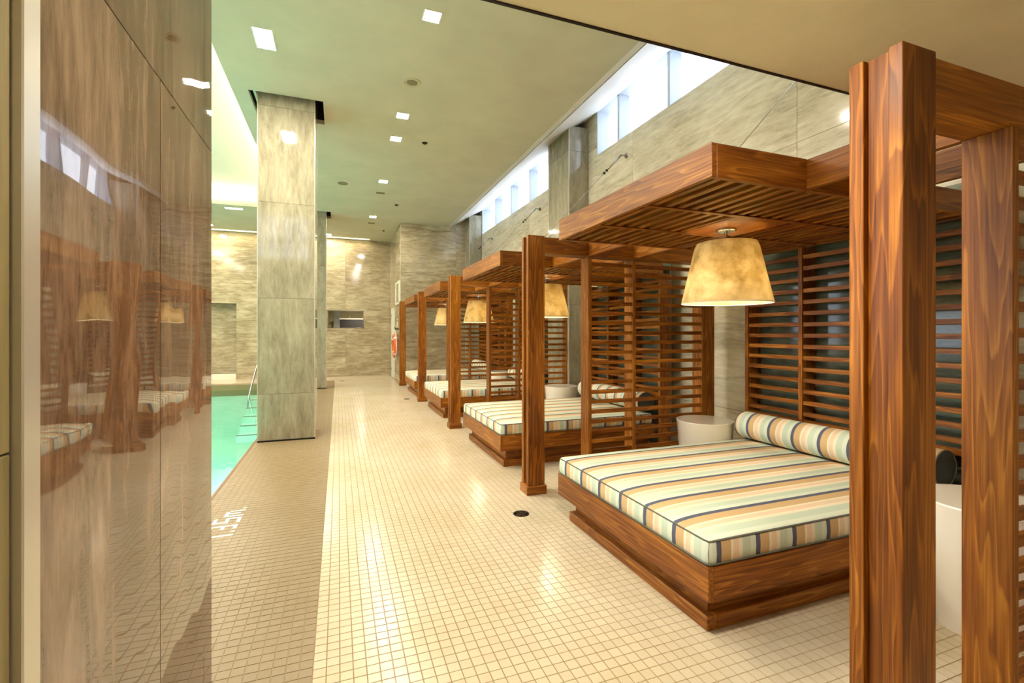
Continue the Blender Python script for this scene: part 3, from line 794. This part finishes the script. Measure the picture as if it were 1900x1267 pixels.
for k, by in enumerate(BY):
    x0 = 1.62; x1 = 3.46; y1 = by+1.395
    d = thing('daybed_base', (2.5, by+.7, 0), 'cedar daybed platform with stepped plinth, ' + BN[k], 'daybed')
    box('plinth_board', x0, x0+.06, by, y1, 0, .07, 'wood_y', d, .003)
    for a in (by, y1-.06): box('plinth_board', x0+.06, x1, a, a+.06, 0, .07, 'wood_x', d, .003)
    box('core_board', x0+.035, x0+.065, by+.035, y1-.035, .07, .20, 'wood_y', d)
    for a in (by+.035, y1-.065): box('core_board', x0+.065, x1, a, a+.03, .07, .20, 'wood_x', d)
    fx0, fy0, fy1 = 1.56, by-.072, by+1.465
    box('front_rail', fx0, fx0+.03, fy0, fy1, .182, .343, 'wood_y', d, .002)
    box('end_rail', fx0+.03, x1, fy0, fy0+.03, .182, .343, 'wood_x', d, .002); box('end_rail', fx0+.03, x1, fy1-.03, fy1, .182, .343, 'wood_x', d, .002)
    box('deck_board', fx0+.03, x1, fy0+.03, fy1-.03, .20, .338, 'wood_x', d)
    my = (fy0+fy1)/2; mx = fx0+.006+LX/2
    mt = tag(link('mattress', mat_me, (mx, my, .343)), 'striped mint, tan and navy mattress on the daybed ' + BN[k], 'mattress')
    if k < 2:
        tube('piping', [(p[0]+mx, p[1]+my, p[2]+.343) for p in pip], .004, 'pipe', mt, 6, 0, True)
        tube('piping', [(p[0]*1.004+mx, p[1]*1.004+my, p[2]+.343) for p in low], .004, 'pipe', mt, 6, 0, True)
    bo = thing('bolster', (3.365, my, .485), 'round striped bolster cushion on the daybed ' + BN[k], 'cushion')
    L = 1.46; r = .113
    bol = lathe('cover', [(r*.93, -L/2), (r, -L/2+.02), (r*1.01, -L/4), (r*1.0, 0), (r*1.01, L/4), (r, L/2-.02), (r*.93, L/2)], 'stripe_b', (3.365, my, .485+r), bo, 40, 1)
    for s_ in (-1, 1):
        lathe('end_cap', [(0, s_*(L/2+.006)), (r*.6, s_*(L/2+.004)), (r*.92, s_*(L/2-.0))], 'cap', (3.365, my, .485+r), bol, 32, 1)
        tube('piping', [(3.365+r*.95*math.cos(a), my+s_*L/2, .485+r+r*.95*math.sin(a)) for a in np.linspace(0, 2*math.pi, 33)[:-1]], .005, 'pipe', bol, 6, 0, True)
    # pendant
    lx, ly = 2.43, my
    p = thing('pendant_lamp', (lx, ly, 2.094), 'parchment cone pendant lamp over the daybed ' + BN[k], 'lamp')
    sh = lathe('lamp_shade', [(.186, 2.0), (.20, 1.97), (.284, 1.60), (.281, 1.60), (.197, 1.967), (.183, 1.995)], 'shade', (lx, ly, 0), p, 56, closed=True)
    tube('shade_rim', [(lx+.283*math.cos(a), ly+.283*math.sin(a), 1.60) for a in np.linspace(0, 2*math.pi, 57)[:-1]], .0035, 'paper', sh, 6, 0, True)
    lathe('ceiling_plate', [(0, 2.074), (.055, 2.076), (.062, 2.083), (.062, 2.093), (0, 2.093)], 'steel', (lx, ly, 0), p, 32)
    tube('cord', [(lx, ly, 2.08), (lx+.005, ly, 2.045), (lx+.03, ly-.01, 2.03), (lx+.035, ly+.015, 2.012), (lx+.0, ly+.02, 2.006), (lx-.02, ly, 2.018), (lx, ly-.01, 2.03), (lx, ly, 1.9)], .006, 'black', p, 8, 2)
    lathe('stem', [(0, 2.078), (.009, 2.078), (.009, 2.03), (0, 2.03)], 'steel', (lx-.002, ly, 0), p, 12)
    boxes_mesh('spider', [(lx-.19, lx+.19, ly-.004, ly+.004, 1.97, 1.976), (lx-.004, lx+.004, ly-.19, ly+.19, 1.97, 1.976)], 'steel', p)
    lathe('bulb', [(0, 1.72), (.03, 1.735), (.04, 1.77), (.028, 1.82), (.015, 1.85), (.015, 1.9), (0, 1.9)], 'bulb', (lx, ly, 0), p, 20)
    # the bulb's light
    ld = bpy.data.lights.new('pendant_bulb_light', 'POINT'); ld.energy = PENDANT; ld.color = (1.0, .86, .62); ld.shadow_soft_size = .05
    lo = bpy.data.objects.new('bulb_light', ld); C.objects.link(lo); lo.parent = p; lo.location = (0, 0, 1.69-2.094)
drum(2.90, 1.31, .25, 'white drum side table between the near cedar post and the daybed under the soffit edge')
drum(3.18, 3.44, .25, 'white drum side table at the bolster end of the daybed under the soffit edge')
drum(3.18, PY[2]-.30, .25, 'white drum side table in the second cabana from the low soffit')
drum(3.18, PY[3]-.262, .25, 'white drum side table in the third cabana from the low soffit')

# stays from the wall to the canopies
for k, (ya, nm) in enumerate(((2.42, 'cabana under the low soffit edge'), (5.62, 'second cabana from the low soffit'), (8.64, 'third cabana from the low soffit'), (11.75, 'cabana against the stone block wall'))):
    t = thing('canopy_stay', (XW, ya, 3.9), 'steel stay cable tying the canopy of the ' + nm, 'cable')
    A, B = Vector((XW-.09, ya, 3.9)), Vector((2.145, ya, 2.245))
    yb = min(max(ya, BY[k]), BY[k]+1.4); B.y = yb
    lathe('wall_plate', [(0, -.02), (.035, -.018), (.04, 0), (0, 0)], 'steel', (XW, ya, 3.9), t, 20, 0)
    tube('standoff', [(XW-.015, ya, 3.9), A], .012, 'steel', t, 8)
    D = (B-A); n = D.normalized()
    tube('turnbuckle', [A, A+n*.30], .014, 'steel', t, 8)
    for s_ in (.34, .40): lathe('clamp', [(0, -.018), (.018, -.012), (.018, .012), (0, .018)], 'dark_metal', A+n*s_, t, 12)
    tube('cable', [A+n*.3, B], .0035, 'steel', t, 6)

# ================================================================== small things
def drain(x, y, label, r=.062):
    t = thing('floor_drain', (x, y, 0), label, 'drain')
    lathe('rim', [(r*.85, 0), (r, 0), (r, .003), (r*.85, .003)], 'dark_metal', (x, y, 0), t, 40, closed=True)
    lathe('well', [(0, .0006), (r*.85, .0006)], 'black', (x, y, 0), t, 32)
    for i in range(4):
        a = i*math.pi/2+.4; cx, cy = x+r*.48*math.cos(a), y+r*.48*math.sin(a)
        lathe('ring', [(r*.20, .001), (r*.30, .001), (r*.30, .0028), (r*.20, .0028)], 'steel', (cx, cy, 0), t, 20, closed=True)
    boxes_mesh('cross_bar', [(x-r*.85, x+r*.85, y-.004, y+.004, .001, .0026), (x-.004, x+.004, y-r*.85, y+r*.85, .001, .0026)], 'dark_metal', t)
drain(1.328, 3.376, 'round dark floor drain in the cream tiles beside the wooden post')
drain(1.36, 10.1, 'round floor drain in the cream tiles by the third and fourth daybeds')
drain(.10, 14.6, 'round floor drain in the cream tiles by the end of the brown strip')

yb_, zb_ = 13.75, 1.04
b = thing('lifebuoy', (XB, yb_, zb_), 'orange ring lifebuoy with white rope hung on the stone side wall', 'lifebuoy')
ring = tube('ring', [(XB-.09, yb_+.25*math.cos(a), zb_+.29*math.sin(a)) for a in np.linspace(0, 2*math.pi, 41)[:-1]], .058, 'orange', b, 14, 0, True)
for a in (0.78, 2.36, 3.93, 5.5):
    tube('band', [(XB-.09, yb_+.25*math.cos(a+d_), zb_+.29*math.sin(a+d_)) for d_ in (-.09, 0, .09)], .061, 'rope', ring, 14)
tube('rope', [(XB-.08, yb_+(.33+.03*math.cos(4*a))*math.cos(a), zb_+(.39+.03*math.cos(4*a))*math.sin(a)) for a in np.linspace(0, 2*math.pi, 49)[:-1]], .014, 'rope', b, 8, 0, True)
tube('hook', [(XB-.001, yb_-.12, 1.52), (XB-.1, yb_-.12, 1.52), (XB-.1, yb_-.12, 1.58)], .016, 'dark_metal', b, 8)
n_ = thing('wall_notice', (XB, 13.92, 1.7), 'small paper notice with red heading above the lifebuoy', 'sign')
box('paper', XB-.006, XB, 13.80, 14.04, 1.57, 1.82, 'paper', n_); box('heading', XB-.008, XB-.006, 13.83, 14.01, 1.73, 1.79, 'red', n_)
for k in range(3): box('text_line', XB-.0075, XB-.006, 13.83, 14.01, 1.60+.04*k, 1.612+.04*k, 'speaker', n_)
f_ = thing('wall_frame', (XB, 13.62, 2.5), 'white rectangular frame with stone-coloured panel high on the side wall', 'frame')
ya, yb2, za, zb2 = 13.32, 14.22, 2.22, 2.87
boxes_mesh('frame', [(XB-.03, XB, ya, ya+.06, za, zb2), (XB-.03, XB, yb2-.06, yb2, za, zb2), (XB-.03, XB, ya+.06, yb2-.06, za, za+.06), (XB-.03, XB, ya+.06, yb2-.06, zb2-.06, zb2)], 'door', f_)
box('panel', XB-.012, XB, ya+.06, yb2-.06, za+.06, zb2-.06, 'stone_h', f_)
